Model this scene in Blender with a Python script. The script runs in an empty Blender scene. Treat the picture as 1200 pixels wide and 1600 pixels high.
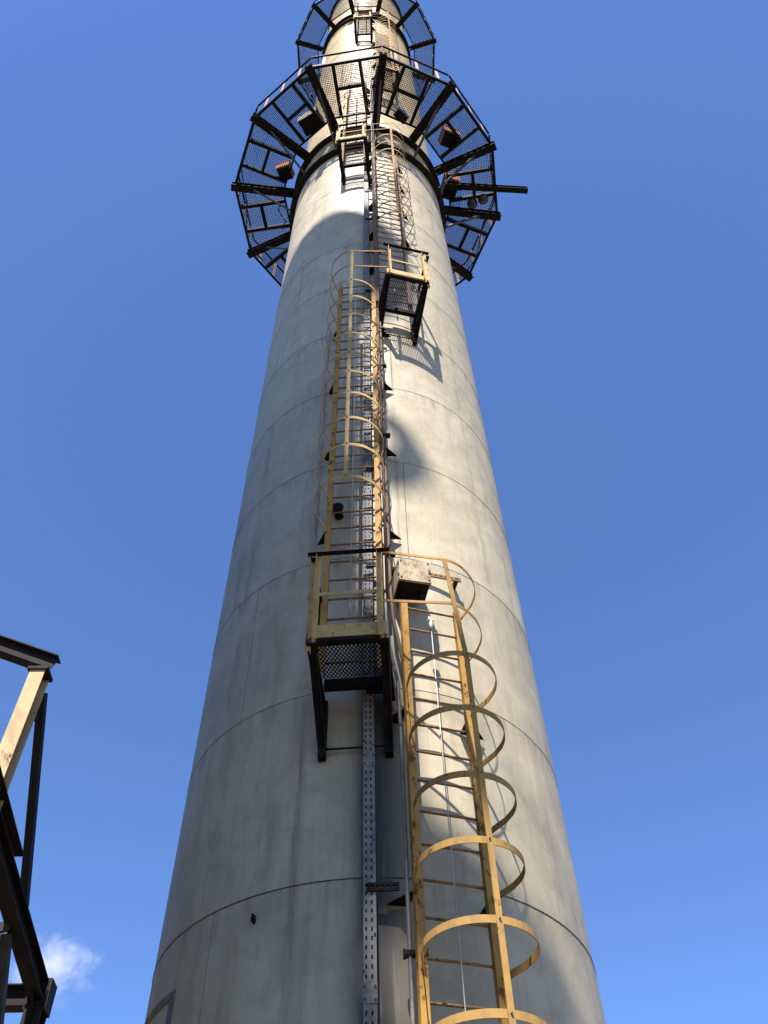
import bpy, math, random
from mathutils import Vector, Matrix

random.seed(7)
rad = math.radians
scene = bpy.context.scene
COL = scene.collection

# ------------------------------------------------------------------ camera, sky, sun, exposure
CAM_POS = Vector((0.0, -8.638, 1.65))
F = Vector((0.01504397, 0.59964693, 0.80012327))
RT = Vector((0.9998441, -0.00162326, -0.01758259))
UP = Vector((0.00924454, -0.80026304, 0.59957786))
cam_data = bpy.data.cameras.new('camera')
cam_data.sensor_fit = 'VERTICAL'
cam_data.sensor_height = 24.0
cam_data.lens = 1400.454 / 1600 * 24.0
cam_data.clip_start = 0.05
cam_data.clip_end = 9000
cam = bpy.data.objects.new('camera', cam_data)
COL.objects.link(cam)
cam.matrix_world = Matrix(((RT.x, UP.x, -F.x, CAM_POS.x), (RT.y, UP.y, -F.y, CAM_POS.y),
                           (RT.z, UP.z, -F.z, CAM_POS.z), (0, 0, 0, 1)))
scene.camera = cam

SUN_AZ, SUN_EL = -8.5, 54.5          # azimuth measured from -Y, negative = to the left of the camera
SUN_DIR = Vector((math.sin(rad(SUN_AZ)) * math.cos(rad(SUN_EL)), -math.cos(rad(SUN_AZ)) * math.cos(rad(SUN_EL)), math.sin(rad(SUN_EL))))
world = bpy.data.worlds.new('World')
scene.world = world
world.use_nodes = True
wn = world.node_tree.nodes
wl = world.node_tree.links
wn.clear()
sky = wn.new('ShaderNodeTexSky')
sky.sky_type = 'NISHITA'
sky.sun_disc = False
sky.sun_elevation = rad(SUN_EL)
sky.sun_rotation = rad(180 - SUN_AZ)
sky.altitude = 100
sky.air_density = 1.0
sky.dust_density = 0.0
sky.ozone_density = 4.0
bg = wn.new('ShaderNodeBackground')
bg.inputs['Strength'].default_value = 0.082
wo = wn.new('ShaderNodeOutputWorld')
wb = wn.new('ShaderNodeMix')          # the phone's cool white balance of the clear sky
wb.data_type = 'RGBA'
wb.blend_type = 'MULTIPLY'
wb.inputs[0].default_value = 1.0
wb.inputs[7].default_value = (0.85, 1.0, 1.30, 1)
wl.new(sky.outputs[0], wb.inputs[6])
wl.new(wb.outputs[2], bg.inputs['Color'])
wl.new(bg.outputs[0], wo.inputs['Surface'])

sun_data = bpy.data.lights.new('sun', 'SUN')
sun_data.energy = 5.0
sun_data.angle = rad(0.53)
sun_data.color = (1.0, 0.935, 0.915)
sun = bpy.data.objects.new('sun', sun_data)
COL.objects.link(sun)
sun.rotation_euler = (-SUN_DIR).to_track_quat('-Z', 'Y').to_euler()
sun.location = (-10, -60, 90)

vs = scene.view_settings
vs.view_transform = 'Standard'
vs.look = 'None'
vs.exposure = 1.2
vs.gamma = 1.0
vs.use_curve_mapping = False
scene.render.engine = 'CYCLES'
scene.cycles.use_denoising = True
scene.cycles.max_bounces = 8
scene.cycles.volume_bounces = 2
scene.cycles.volume_step_rate = 2.0

# ------------------------------------------------------------------ materials
def new_mat(name):
    m = bpy.data.materials.new(name)
    m.use_nodes = True
    nt = m.node_tree
    b = nt.nodes['Principled BSDF']
    return m, nt, b

class NG:
    """tiny node helper"""
    def __init__(self, nt):
        self.nt = nt
    def n(self, t, **kw):
        x = self.nt.nodes.new(t)
        for k, v in kw.items():
            setattr(x, k, v)
        return x
    def l(self, a, b):
        self.nt.links.new(a, b)
    def set(self, sock, v):
        if hasattr(v, 'is_linked') or hasattr(v, 'links'):
            self.l(v, sock)
        else:
            sock.default_value = v
    def math(self, op, a, b=0.0, c=None, clamp=False):
        x = self.n('ShaderNodeMath', operation=op, use_clamp=clamp)
        self.set(x.inputs[0], a)
        self.set(x.inputs[1], b)
        if c is not None:
            self.set(x.inputs[2], c)
        return x.outputs[0]
    def noise(self, vec, scale, detail=4.0, rough=0.55, dist=0.0):
        x = self.n('ShaderNodeTexNoise')
        self.l(vec, x.inputs['Vector'])
        x.inputs['Scale'].default_value = scale
        x.inputs['Detail'].default_value = detail
        x.inputs['Roughness'].default_value = rough
        x.inputs['Distortion'].default_value = dist
        return x.outputs['Fac']
    def ramp(self, v, lo, hi, a=0.0, b=1.0):
        x = self.n('ShaderNodeMapRange', interpolation_type='SMOOTHSTEP')
        self.set(x.inputs[0], v)
        x.inputs[1].default_value = lo
        x.inputs[2].default_value = hi
        x.inputs[3].default_value = a
        x.inputs[4].default_value = b
        return x.outputs[0]
    def mix(self, fac, a, b, mode='MIX'):
        x = self.n('ShaderNodeMix', data_type='RGBA', blend_type=mode)
        self.set(x.inputs[0], fac)
        for s, v in ((x.inputs[6], a), (x.inputs[7], b)):
            if isinstance(v, tuple):
                s.default_value = (v[0], v[1], v[2], 1)
            else:
                self.l(v, s)
        return x.outputs[2]
    def comb(self, x, y, z):
        c = self.n('ShaderNodeCombineXYZ')
        self.set(c.inputs[0], x); self.set(c.inputs[1], y); self.set(c.inputs[2], z)
        return c.outputs[0]
    def bump(self, h, strength, dist):
        x = self.n('ShaderNodeBump')
        x.inputs['Strength'].default_value = strength
        x.inputs['Distance'].default_value = dist
        self.l(h, x.inputs['Height'])
        return x.outputs[0]

RS = 2.043
RING0 = 5.607

def shell_material(name, base_a, base_b, stain_col, stain_amt):
    m, nt, b = new_mat(name)
    g = NG(nt)
    tc = g.n('ShaderNodeTexCoord').outputs['Object']
    sp = g.n('ShaderNodeSeparateXYZ')
    g.l(tc, sp.inputs[0])
    th = g.math('ARCTAN2', sp.outputs[0], g.math('MULTIPLY', sp.outputs[1], -1.0))
    arc = g.math('MULTIPLY', th, RS)
    z = sp.outputs[2]
    flat = g.comb(arc, z, 0.0)
    streakv = g.comb(g.math('MULTIPLY', arc, 5.0), g.math('MULTIPLY', z, 0.32), 3.0)
    finev = g.comb(g.math('MULTIPLY', arc, 22.0), g.math('MULTIPLY', z, 1.6), 9.0)
    blot = g.noise(flat, 0.85, 5, 0.6, 0.4)
    col = g.mix(g.ramp(blot, 0.32, 0.68), base_a, base_b)
    cloud_ = g.noise(flat, 1.9, 9, 0.78, 1.1)
    col = g.mix(g.math('MULTIPLY', g.ramp(cloud_, 0.42, 0.68), 0.55), col, g.mix(0.62, col, (0.20, 0.175, 0.12)))
    # individual plate tint
    oi = g.n('ShaderNodeObjectInfo').outputs['Random']
    col = g.mix(0.5, col, g.mix(oi, (0.88, 0.88, 0.88), (1.0, 1.0, 0.99)), 'MULTIPLY')
    # mottled cleaning marks
    mot = g.noise(flat, 3.2, 6, 0.68, 0.8)
    col = g.mix(g.math('MULTIPLY', g.ramp(mot, 0.50, 0.72), 0.24), col, g.mix(0.5, col, (0.62, 0.60, 0.56)))
    # vertical run-off streaks
    st = g.noise(streakv, 1.0, 5, 0.62, 0.15)
    col = g.mix(g.math('MULTIPLY', g.ramp(st, 0.50, 0.76), 0.36 * stain_amt), col, stain_col)
    fs = g.noise(finev, 1.0, 3, 0.6)
    col = g.mix(g.math('MULTIPLY', g.ramp(fs, 0.54, 0.80), 0.24 * stain_amt), col, stain_col)
    # grime that hangs from every girth weld
    ph = g.math('FRACT', g.math('DIVIDE', g.math('SUBTRACT', z, RING0 - 200.0), 2.0))
    top = g.ramp(ph, 0.80, 1.0)
    dn = g.noise(g.comb(g.math('MULTIPLY', arc, 7.0), g.math('MULTIPLY', z, 0.5), 1.0), 1.0, 4, 0.6)
    col = g.mix(g.math('MULTIPLY', g.math('MULTIPLY', top, g.ramp(dn, 0.42, 0.70)), 0.5 * stain_amt), col, stain_col)
    # rust brown patches
    rn = g.noise(g.comb(g.math('MULTIPLY', arc, 1.6), g.math('MULTIPLY', z, 0.8), 17.0), 1.0, 6, 0.7, 0.5)
    col = g.mix(g.math('MULTIPLY', g.ramp(rn, 0.60, 0.80), 0.34 * stain_amt), col, (0.20, 0.155, 0.085))
    # darker band along the cable run, stronger lower down
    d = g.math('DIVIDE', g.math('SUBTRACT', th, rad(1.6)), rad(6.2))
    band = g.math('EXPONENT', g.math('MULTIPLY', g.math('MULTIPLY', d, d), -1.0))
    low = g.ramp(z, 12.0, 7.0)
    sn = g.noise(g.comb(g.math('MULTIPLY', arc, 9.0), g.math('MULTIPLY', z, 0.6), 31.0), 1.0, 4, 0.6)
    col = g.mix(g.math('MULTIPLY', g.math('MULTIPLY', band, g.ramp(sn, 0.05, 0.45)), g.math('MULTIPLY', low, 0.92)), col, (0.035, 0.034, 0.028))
    # damp brown run below the lowest landing
    for tc0, wdt, zc, zh, amt, cc in ((-19.0, 2.6, 6.2, 1.9, 0.40, (0.17, 0.145, 0.09)), (-26.5, 3.6, 6.15, 0.45, 0.50, (0.15, 0.125, 0.05)),
                                      (-8.0, 3.0, 10.5, 0.35, 0.6, (0.10, 0.07, 0.035)), (-30.0, 5.0, 8.6, 0.6, 0.34, (0.17, 0.13, 0.06)), (-44.0, 4.0, 7.2, 1.2, 0.30, (0.16, 0.13, 0.08)),
                                      (12.0, 3.0, 10.6, 0.9, 0.35, (0.17, 0.14, 0.09)), (-19.5, 1.6, 12.4, 1.0, 0.35, (0.15, 0.11, 0.06)), (33.0, 5.0, 9.0, 1.3, 0.22, (0.20, 0.16, 0.09))):
        dx = g.math('DIVIDE', g.math('SUBTRACT', th, rad(tc0)), rad(wdt))
        dz = g.math('DIVIDE', g.math('SUBTRACT', z, zc), zh)
        gg = g.math('EXPONENT', g.math('MULTIPLY', g.math('ADD', g.math('MULTIPLY', dx, dx), g.math('MULTIPLY', dz, dz)), -1.0))
        nn = g.noise(g.comb(g.math('MULTIPLY', arc, 8.0), g.math('MULTIPLY', z, 1.4), tc0), 1.0, 5, 0.7)
        col = g.mix(g.math('MULTIPLY', g.math('MULTIPLY', gg, g.ramp(nn, 0.3, 0.65)), amt), col, cc)
    for tc0, wdt, za, zb, amt in ((-18.9, 0.75, 9.0, 16.0, 0.55), (-18.6, 0.9, 4.5, 7.5, 0.50), (9.6, 0.7, 8.6, 15.0, 0.42), (26.5, 0.8, 3.5, 7.2, 0.35), (-47.0, 1.4, 8.0, 14.0, 0.28), (44.0, 1.2, 9.0, 17.0, 0.25)):
        dx = g.math('DIVIDE', g.math('SUBTRACT', th, rad(tc0)), rad(wdt))
        gg = g.math('EXPONENT', g.math('MULTIPLY', g.math('MULTIPLY', dx, dx), -1.0))
        zm = g.math('MULTIPLY', g.ramp(z, za - 0.8, za + 0.4), g.ramp(z, zb + 0.3, zb - 0.8))
        nn = g.noise(g.comb(g.math('MULTIPLY', arc, 14.0), g.math('MULTIPLY', z, 0.9), tc0), 1.0, 5, 0.7)
        col = g.mix(g.math('MULTIPLY', g.math('MULTIPLY', gg, zm), g.math('MULTIPLY', g.ramp(nn, 0.38, 0.60), min(0.85, amt * 1.35))), col, (0.14, 0.090, 0.045))
    # scratches and specks
    sk = g.noise(flat, 26.0, 3, 0.7)
    col = g.mix(g.math('MULTIPLY', g.ramp(sk, 0.67, 0.74), 0.45), col, (0.16, 0.14, 0.11))
    g.l(col, b.inputs['Base Color'])
    rr = g.ramp(mot, 0.3, 0.7, 0.42, 0.62)
    g.l(rr, b.inputs['Roughness'])
    b.inputs['Specular IOR Level'].default_value = 0.20
    wav = g.noise(flat, 1.3, 2, 0.5)
    h = g.math('ADD', g.math('MULTIPLY', wav, 1.0), g.math('MULTIPLY', g.noise(flat, 60, 3, 0.6), 0.015))
    g.l(g.bump(h, 0.5, 0.045), b.inputs['Normal'])
    return m

def worn_paint(name, col_a, col_b, rust=(0.16, 0.07, 0.028), rust_lo=0.56, rust_hi=0.68, rough=0.68, scale=7.0, dirt=0.5, stretch=0.7):
    m, nt, b = new_mat(name)
    g = NG(nt)
    tc = g.n('ShaderNodeTexCoord').outputs['Object']
    oi = g.n('ShaderNodeObjectInfo').outputs['Random']
    mp = g.n('ShaderNodeMapping')
    g.l(tc, mp.inputs['Vector'])
    g.l(g.comb(g.math('MULTIPLY', oi, 37.0), g.math('MULTIPLY', oi, 71.0), g.math('MULTIPLY', oi, 13.0)), mp.inputs['Location'])
    mp.inputs['Scale'].default_value = (1, 1, stretch)
    v = mp.outputs[0]
    col = g.mix(g.noise(v, 3.0, 4), col_a, col_b)
    dn = g.noise(v, scale * 0.8, 6, 0.7, 0.6)
    col = g.mix(g.math('MULTIPLY', g.ramp(dn, 0.42, 0.72), dirt), col, (0.14, 0.10, 0.06))
    rn = g.noise(v, scale * 2.2, 8, 0.72, 0.3)
    rf = g.ramp(rn, rust_lo, rust_hi)
    rc = g.mix(g.noise(v, scale * 6, 3), rust, (rust[0] * 0.4, rust[1] * 0.4, rust[2] * 0.5))
    col = g.mix(rf, col, rc)
    g.l(col, b.inputs['Base Color'])
    g.l(g.ramp(rf, 0, 1, rough, 0.85), b.inputs['Roughness'])
    b.inputs['Specular IOR Level'].default_value = 0.08
    g.l(g.bump(g.math('ADD', rn, g.noise(v, 90, 2)), 0.25, 0.004), b.inputs['Normal'])
    return m

def plain(name, col, rough=0.6, metal=0.0, var=0.25, scale=9.0):
    m, nt, b = new_mat(name)
    g = NG(nt)
    tc = g.n('ShaderNodeTexCoord').outputs['Object']
    f = g.noise(tc, scale, 5, 0.65, 0.3)
    c = g.mix(g.ramp(f, 0.3, 0.7), tuple(x * (1 - var) for x in col), tuple(min(1, x * (1 + var)) for x in col))
    g.l(c, b.inputs['Base Color'])
    b.inputs['Metallic'].default_value = metal
    b.inputs['Specular IOR Level'].default_value = 0.14 if rough > 0.3 else 0.5
    g.l(g.ramp(f, 0.3, 0.7, rough - 0.08, min(1, rough + 0.1)), b.inputs['Roughness'])
    g.l(g.bump(g.noise(tc, scale * 8, 3), 0.15, 0.003), b.inputs['Normal'])
    return m

M = {}
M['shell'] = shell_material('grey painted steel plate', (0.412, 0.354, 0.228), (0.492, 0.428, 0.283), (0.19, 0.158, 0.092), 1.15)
M['shell_cream'] = shell_material('cream painted steel plate', (0.41, 0.295, 0.120), (0.48, 0.365, 0.165), (0.26, 0.17, 0.065), 0.9)
M['weld'] = plain('weathered weld bead', (0.085, 0.075, 0.065), 0.8, 0.0, 0.4, 20)
M['weld_pale'] = plain('painted weld bead', (0.17, 0.15, 0.115), 0.8, 0.0, 0.45, 6)
M['yellow'] = worn_paint('worn yellow safety paint', (0.45, 0.250, 0.057), (0.37, 0.205, 0.054), rust_lo=0.54, rust_hi=0.63, scale=5.0)
M['yellow_pale'] = worn_paint('faded cream yellow paint', (0.52, 0.36, 0.135), (0.43, 0.295, 0.115), rust_lo=0.57, rust_hi=0.67, dirt=0.5)
M['hoop'] = worn_paint('dull ochre paint on flat bar', (0.40, 0.235, 0.070), (0.33, 0.20, 0.065), rust_lo=0.58, rust_hi=0.70, dirt=0.55)
M['rung'] = worn_paint('rusty rung steel', (0.30, 0.175, 0.075), (0.21, 0.12, 0.055), rust_lo=0.50, rust_hi=0.64, dirt=0.45, rough=0.7)
M['black'] = worn_paint('black painted structural steel', (0.0075, 0.007, 0.0075), (0.011, 0.010, 0.010), rust=(0.028, 0.014, 0.008), rust_lo=0.56, rust_hi=0.72, dirt=0.1, rough=0.6)
M['grate'] = plain('black steel grating', (0.012, 0.012, 0.012), 0.7, 0.0, 0.3)
M['brown'] = worn_paint('brown oxidised conduit', (0.13, 0.085, 0.055), (0.17, 0.115, 0.075), rust_lo=0.5, rust_hi=0.7, dirt=0.4, rough=0.6)
M['galv'] = plain('galvanised sheet', (0.185, 0.18, 0.155), 0.6, 0.0, 0.28, 11)
M['brace'] = plain('greyed brace steel', (0.055, 0.05, 0.045), 0.6)
M['galv_dark'] = plain('dull zinc conduit', (0.20, 0.185, 0.16), 0.55, 0.3, 0.25, 10)
M['rail'] = worn_paint('pale primed handrail', (0.50, 0.36, 0.24), (0.44, 0.30, 0.20), rust_lo=0.56, rust_hi=0.68, dirt=0.4)
M['box_rust'] = worn_paint('rust bleeding through white enamel', (0.46, 0.38, 0.26), (0.38, 0.30, 0.19), rust=(0.19, 0.095, 0.03), rust_lo=0.44, rust_hi=0.70, scale=4.5, dirt=0.7, stretch=0.6)
M['orange'] = worn_paint('orange red enamel', (0.46, 0.135, 0.075), (0.38, 0.11, 0.06), rust_lo=0.62, rust_hi=0.75, dirt=0.35, stretch=1.0)
M['white'] = plain('dirty white sheet', (0.34, 0.32, 0.27), 0.6, 0.0, 0.12)
M['cable'] = plain('black rubber cable', (0.018, 0.018, 0.018), 0.6)
M['wire'] = plain('bright steel wire rope', (0.40, 0.385, 0.34), 0.5, 0.1, 0.1)
M['glass'] = plain('dark lamp glass', (0.02, 0.02, 0.022), 0.15, 0.0, 0.1)
M['concrete'] = plain('weathered concrete', (0.30, 0.29, 0.27), 0.9, 0.0, 0.18, 2.0)
M['ground'] = plain('dusty gravel yard', (0.13, 0.105, 0.065), 0.95, 0.0, 0.28, 0.7)
M['clad'] = plain('grey profiled cladding', (0.16, 0.165, 0.17), 0.6, 0.0, 0.15, 0.6)
M['cream_beam'] = worn_paint('cream painted column', (0.54, 0.40, 0.215), (0.47, 0.345, 0.185), rust=(0.13, 0.065, 0.03), rust_lo=0.565, rust_hi=0.66, dirt=0.4, scale=3.0)
M['gantry'] = worn_paint('weathered dark gantry steel', (0.020, 0.0175, 0.017), (0.028, 0.023, 0.020), rust=(0.075, 0.035, 0.018), rust_lo=0.56, rust_hi=0.70, dirt=0.12, rough=0.65, scale=4.0)
M['shade_caster'] = plain('grey steel flue', (0.36, 0.35, 0.32), 0.6, 0.0, 0.12, 1.0)  # colour of the added shade casters behind the camera

# ------------------------------------------------------------------ geometry helpers
class MB:
    def __init__(self):
        self.v = []; self.f = []; self.smooth = []
    def add(self, vs_, fs_, smooth=False):
        o = len(self.v)
        self.v += [tuple(x) for x in vs_]
        self.f += [tuple(i + o for i in f) for f in fs_]
        self.smooth += [smooth] * len(fs_)
        return self
    def box(self, x0, x1, y0, y1, z0, z1):
        vs_ = [(x, y, z) for z in (z0, z1) for y in (y0, y1) for x in (x0, x1)]
        return self.add(vs_, [(0, 2, 3, 1), (4, 5, 7, 6), (0, 1, 5, 4), (2, 6, 7, 3), (0, 4, 6, 2), (1, 3, 7, 5)])
    def bar(self, a, b, w, h, up=(0, 0, 1)):
        """rectangular bar from a to b, w across, h along up"""
        a, b = Vector(a), Vector(b)
        d = (b - a).normalized()
        u = Vector(up)
        s = d.cross(u)
        if s.length < 1e-5:
            s = d.cross(Vector((0, 1, 0)))
        s.normalize()
        u = s.cross(d).normalized()
        vs_ = [p + s * (i * w / 2) + u * (j * h / 2) for p in (a, b) for j in (-1, 1) for i in (-1, 1)]
        return self.add(vs_, [(0, 1, 3, 2), (4, 6, 7, 5), (0, 4, 5, 1), (2, 3, 7, 6), (0, 2, 6, 4), (1, 5, 7, 3)])
    def profile(self, a, b, pts, up=(0, 0, 1)):
        """sweep a closed 2D outline (side, up) from a to b"""
        a, b = Vector(a), Vector(b)
        d = (b - a).normalized()
        s = d.cross(Vector(up))
        if s.length < 1e-5:
            s = d.cross(Vector((0, 1, 0)))
        s.normalize()
        u = s.cross(d).normalized()
        n = len(pts)
        vs_ = [p + s * x + u * y for p in (a, b) for x, y in pts]
        fs_ = [(i, (i + 1) % n, n + (i + 1) % n, n + i) for i in range(n)]
        fs_ += [tuple(range(n - 1, -1, -1)), tuple(range(n, 2 * n))]
        return self.add(vs_, fs_)
    def ibeam(self, a, b, w, h, t=0.012, up=(0, 0, 1)):
        W, H, T = w / 2, h / 2, t / 2
        pts = [(-W, -H), (W, -H), (W, -H + t), (T, -H + t), (T, H - t), (W, H - t), (W, H), (-W, H), (-W, H - t), (-T, H - t), (-T, -H + t), (-W, -H + t)]
        return self.profile(a, b, pts, up)
    def angle(self, a, b, w, t=0.008, up=(0, 0, 1), flip=1):
        pts = [(0, 0), (w * flip, 0), (w * flip, t), (t * flip, t), (t * flip, w), (0, w)]
        if flip < 0:
            pts = pts[::-1]
        return self.profile(a, b, pts, up)
    def tube(self, path, r, n=8):
        P = [Vector(p) for p in path]
        rings = []
        prev = None
        for i, p in enumerate(P):
            d = (P[min(i + 1, len(P) - 1)] - P[max(i - 1, 0)]).normalized()
            if prev is None:
                a = d.cross(Vector((0, 0, 1)))
                if a.length < 1e-3:
                    a = d.cross(Vector((0, 1, 0)))
            else:
                a = prev - d * prev.dot(d)
            a.normalize()
            prev = a
            bb = d.cross(a)
            rings.append([p + (a * math.cos(2 * math.pi * k / n) + bb * math.sin(2 * math.pi * k / n)) * r for k in range(n)])
        vs_ = [q for ring in rings for q in ring]
        fs_ = []
        for i in range(len(P) - 1):
            for k in range(n):
                k2 = (k + 1) % n
                fs_.append((i * n + k, i * n + k2, (i + 1) * n + k2, (i + 1) * n + k))
        self.add(vs_, fs_, True)
        o = len(self.v) - len(vs_)
        self.f += [tuple(o + k for k in range(n - 1, -1, -1)), tuple(o + (len(P) - 1) * n + k for k in range(n))]
        self.smooth += [False, False]
        return self
    def ribbon(self, path, thick, height, up=(0, 0, 1)):
        """flat bar bent on edge along a path lying square to up"""
        P = [Vector(p) for p in path]
        U = Vector(up)
        vs_ = []
        for i, p in enumerate(P):
            d = (P[min(i + 1, len(P) - 1)] - P[max(i - 1, 0)]).normalized()
            s = d.cross(U).normalized()
            vs_ += [p - s * thick / 2 - U * height / 2, p + s * thick / 2 - U * height / 2, p + s * thick / 2 + U * height / 2, p - s * thick / 2 + U * height / 2]
        fs_ = []
        for i in range(len(P) - 1):
            for k in range(4):
                fs_.append((i * 4 + k, i * 4 + (k + 1) % 4, (i + 1) * 4 + (k + 1) % 4, (i + 1) * 4 + k))
        m = (len(P) - 1) * 4
        fs_ += [(3, 2, 1, 0), (m, m + 1, m + 2, m + 3)]
        return self.add(vs_, fs_)
    def prism(self, pts, vec):
        """extrude a planar polygon along vec"""
        n = len(pts)
        P = [Vector(p) for p in pts]
        vs_ = P + [p + Vector(vec) for p in P]
        fs_ = [(i, (i + 1) % n, n + (i + 1) % n, n + i) for i in range(n)] + [tuple(range(n - 1, -1, -1)), tuple(range(n, 2 * n))]
        return self.add(vs_, fs_)
    def lathe(self, prof, n=48, c=(0, 0), th0=0.0, th1=360.0):
        """revolve (r, z) outline about a vertical axis through c"""
        full = abs(th1 - th0) >= 359.9
        k = n if full else n + 1
        vs_ = []
        for i in range(k):
            t = rad(th0 + (th1 - th0) * i / n)
            for r, z in prof:
                vs_.append((c[0] + r * math.sin(t), c[1] - r * math.cos(t), z))
        m = len(prof)
        fs_ = []
        for i in range(n):
            j = (i + 1) % k
            for q in range(m - 1):
                fs_.append((i * m + q, j * m + q, j * m + q + 1, i * m + q + 1))
        return self.add(vs_, fs_, True)
    def mesh(self, name, mat):
        me = bpy.data.meshes.new(name)
        me.from_pydata(self.v, [], self.f)
        me.polygons.foreach_set('use_smooth', self.smooth)
        me.materials.append(M[mat] if isinstance(mat, str) else mat)
        me.update()
        return me
    def build(self, name, mat, parent=None, loc=None):
        return link(name, self.mesh(name, mat), parent, loc)

def link(name, me, parent=None, loc=None, rot=None):
    o = bpy.data.objects.new(name, me)
    COL.objects.link(o)
    if parent is not None:
        o.parent = parent
    if loc is not None:
        o.location = loc
    if rot is not None:
        o.rotation_euler = rot
    return o

def tag(o, label=None, cat=None, group=None, kind=None):
    if label: o['label'] = label
    if cat: o['category'] = cat
    if group: o['group'] = group
    if kind: o['kind'] = kind
    return o

def thing(name, loc, label, cat, group=None, rz=0.0):
    o = link(name, None, None, loc)
    o.rotation_euler = (0, 0, rz)
    return tag(o, label, cat, group)

def nrm(t):   # outward direction at angle t (degrees from the camera side, + = right)
    return Vector((math.sin(rad(t)), -math.cos(rad(t)), 0))
def tan_(t):
    return Vector((math.cos(rad(t)), math.sin(rad(t)), 0))
def pol(t, r, z):
    return nrm(t) * r + Vector((0, 0, z))

# ------------------------------------------------------------------ the ground
g_ = MB()
N = 24
for i in range(N):
    for j in range(N):
        x0, x1 = -3000 + 6000 * i / N, -3000 + 6000 * (i + 1) / N
        y0, y1 = -3000 + 6000 * j / N, -3000 + 6000 * (j + 1) / N
        g_.add([(x0, y0, 0), (x1, y0, 0), (x1, y1, 0), (x0, y1, 0)], [(0, 1, 2, 3)])
tag(g_.build('ground', 'ground'), 'dusty gravel yard around the chimney', None, None, 'structure')

# ------------------------------------------------------------------ the chimney stack
stack = thing('chimney_stack', (0, 0, 0), 'tall grey welded steel chimney stack rising through two ring walkways', 'chimney')
MB().lathe([(2.9, 0.0), (2.9, 0.45), (2.8, 0.55), (0.0, 0.55)], 64).build('plinth', 'concrete', stack)
MB().lathe([(RS - 0.014, 0.5), (RS - 0.014, 59.6)], 144).build('inner_liner', 'weld', stack)

def plate(th0, th1, z0, z1, mat, gap=0.005):
    b = MB()
    dg = math.degrees(0.004 / RS)
    th0 += dg; th1 -= dg
    n = max(8, int((th1 - th0) / 2.2))
    z0 += gap; z1 -= gap
    prof = [(RS, z0), (RS, z1)]
    b.lathe(prof, n, (0, 0), th0, th1)
    # returned edges
    for zz in (z0, z1):
        vs_ = []
        for i in range(n + 1):
            t = rad(th0 + (th1 - th0) * i / n)
            for r in (RS, RS - 0.012):
                vs_.append((r * math.sin(t), -r * math.cos(t), zz))
        b.add(vs_, [(2 * i, 2 * i + 1, 2 * i + 3, 2 * i + 2) for i in range(n)])
    for t in (th0, th1):
        s, c = math.sin(rad(t)), -math.cos(rad(t))
        b.add([(RS * s, RS * c, z0), (RS * s, RS * c, z1), ((RS - .012) * s, (RS - .012) * c, z1), ((RS - .012) * s, (RS - .012) * c, z0)], [(0, 1, 2, 3)])
    return b.build('shell_plate', mat, stack)

seams = {1: 60, 2: -40.2, 3: 50.0, 4: -40.2, 5: 12.4, 6: -7, 7: 9.8, 8: -9, 9: -41, 10: 38, 11: -46, 12: 30, 13: -28, 14: 52, 15: -15, 16: 22, 17: -50, 18: 5, 19: 40, 20: -24}
for k in range(0, 29):
    z0 = RING0 - 4.0 + 2.0 * (k - 1) if k > 0 else 0.55
    z1 = RING0 - 4.0 + 2.0 * k if k > 0 else RING0 - 4.0
    s0 = seams.get(k, random.uniform(-60, 60))
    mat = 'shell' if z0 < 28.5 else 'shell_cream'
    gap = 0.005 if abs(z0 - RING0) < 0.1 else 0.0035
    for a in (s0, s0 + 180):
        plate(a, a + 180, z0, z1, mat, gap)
    if k >= 1:
        r = 0.009 if abs(z0 - RING0) < 0.1 else 0.006
        MB().lathe([(RS - 0.008, z0 - r), (RS + r * 0.55, z0 - r * 0.5), (RS + r * 0.55, z0 + r * 0.5), (RS - 0.008, z0 + r)], 144).build('girth_weld', 'weld' if abs(z0 - RING0) < 0.1 else 'weld_pale', stack)
MB().lathe([(RS, 59.4), (RS + 0.12, 59.4), (RS + 0.12, 59.7), (RS - 0.25, 59.7), (RS - 0.25, 56.0)], 96).build('crown_ring', 'black', stack)
# stiffener flanges that carry the wide walkway
for z0, ro, h in ((26.66, 2.20, 0.07), (28.42, 2.20, 0.06), (49.7, 2.17, 0.06), (48.6, 2.14, 0.05)):
    MB().lathe([(RS - 0.005, z0), (ro, z0), (ro, z0 + h), (RS - 0.005, z0 + h)], 120).build('stiffener_flange', 'black', stack)
# small welded lug and access hatch
lug = MB()
lug.prism([(0.0, 0, -0.07), (0.02, 0, -0.05), (0.028, 0, 0.0), (0.012, 0, 0.03), (0.016, 0, 0.06), (-0.004, 0, 0.07), (-0.012, 0, 0.02), (-0.016, 0, -0.04)], (0, -0.09, 0))
o = lug.build('lifting_lug', 'black', stack, pol(-27.5, RS - 0.005, 5.40)); o.rotation_euler = (0, 0, rad(-27.5)); o.scale = (0.42, 0.6, 0.55)
hat = link('access_hatch', None, stack)
hf = MB()
for (ta, tb, za, zb) in ((-71, -51, 5.06, 5.12), (-71, -51, 3.86, 3.92), (-71, -69.3, 3.92, 5.06), (-52.7, -51, 3.92, 5.06)):
    hf.lathe([(RS - 0.002, za), (RS + 0.015, za), (RS + 0.015, zb), (RS - 0.002, zb)], 10, (0, 0), ta, tb)
    for t in (ta, tb):
        s, c = math.sin(rad(t)), -math.cos(rad(t))
        hf.add([(RS * s, RS * c, za), ((RS + .015) * s, (RS + .015) * c, za), ((RS + .015) * s, (RS + .015) * c, zb), (RS * s, RS * c, zb)], [(0, 1, 2, 3)])
hf.build('hatch_frame', 'weld_pale', hat)
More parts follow.
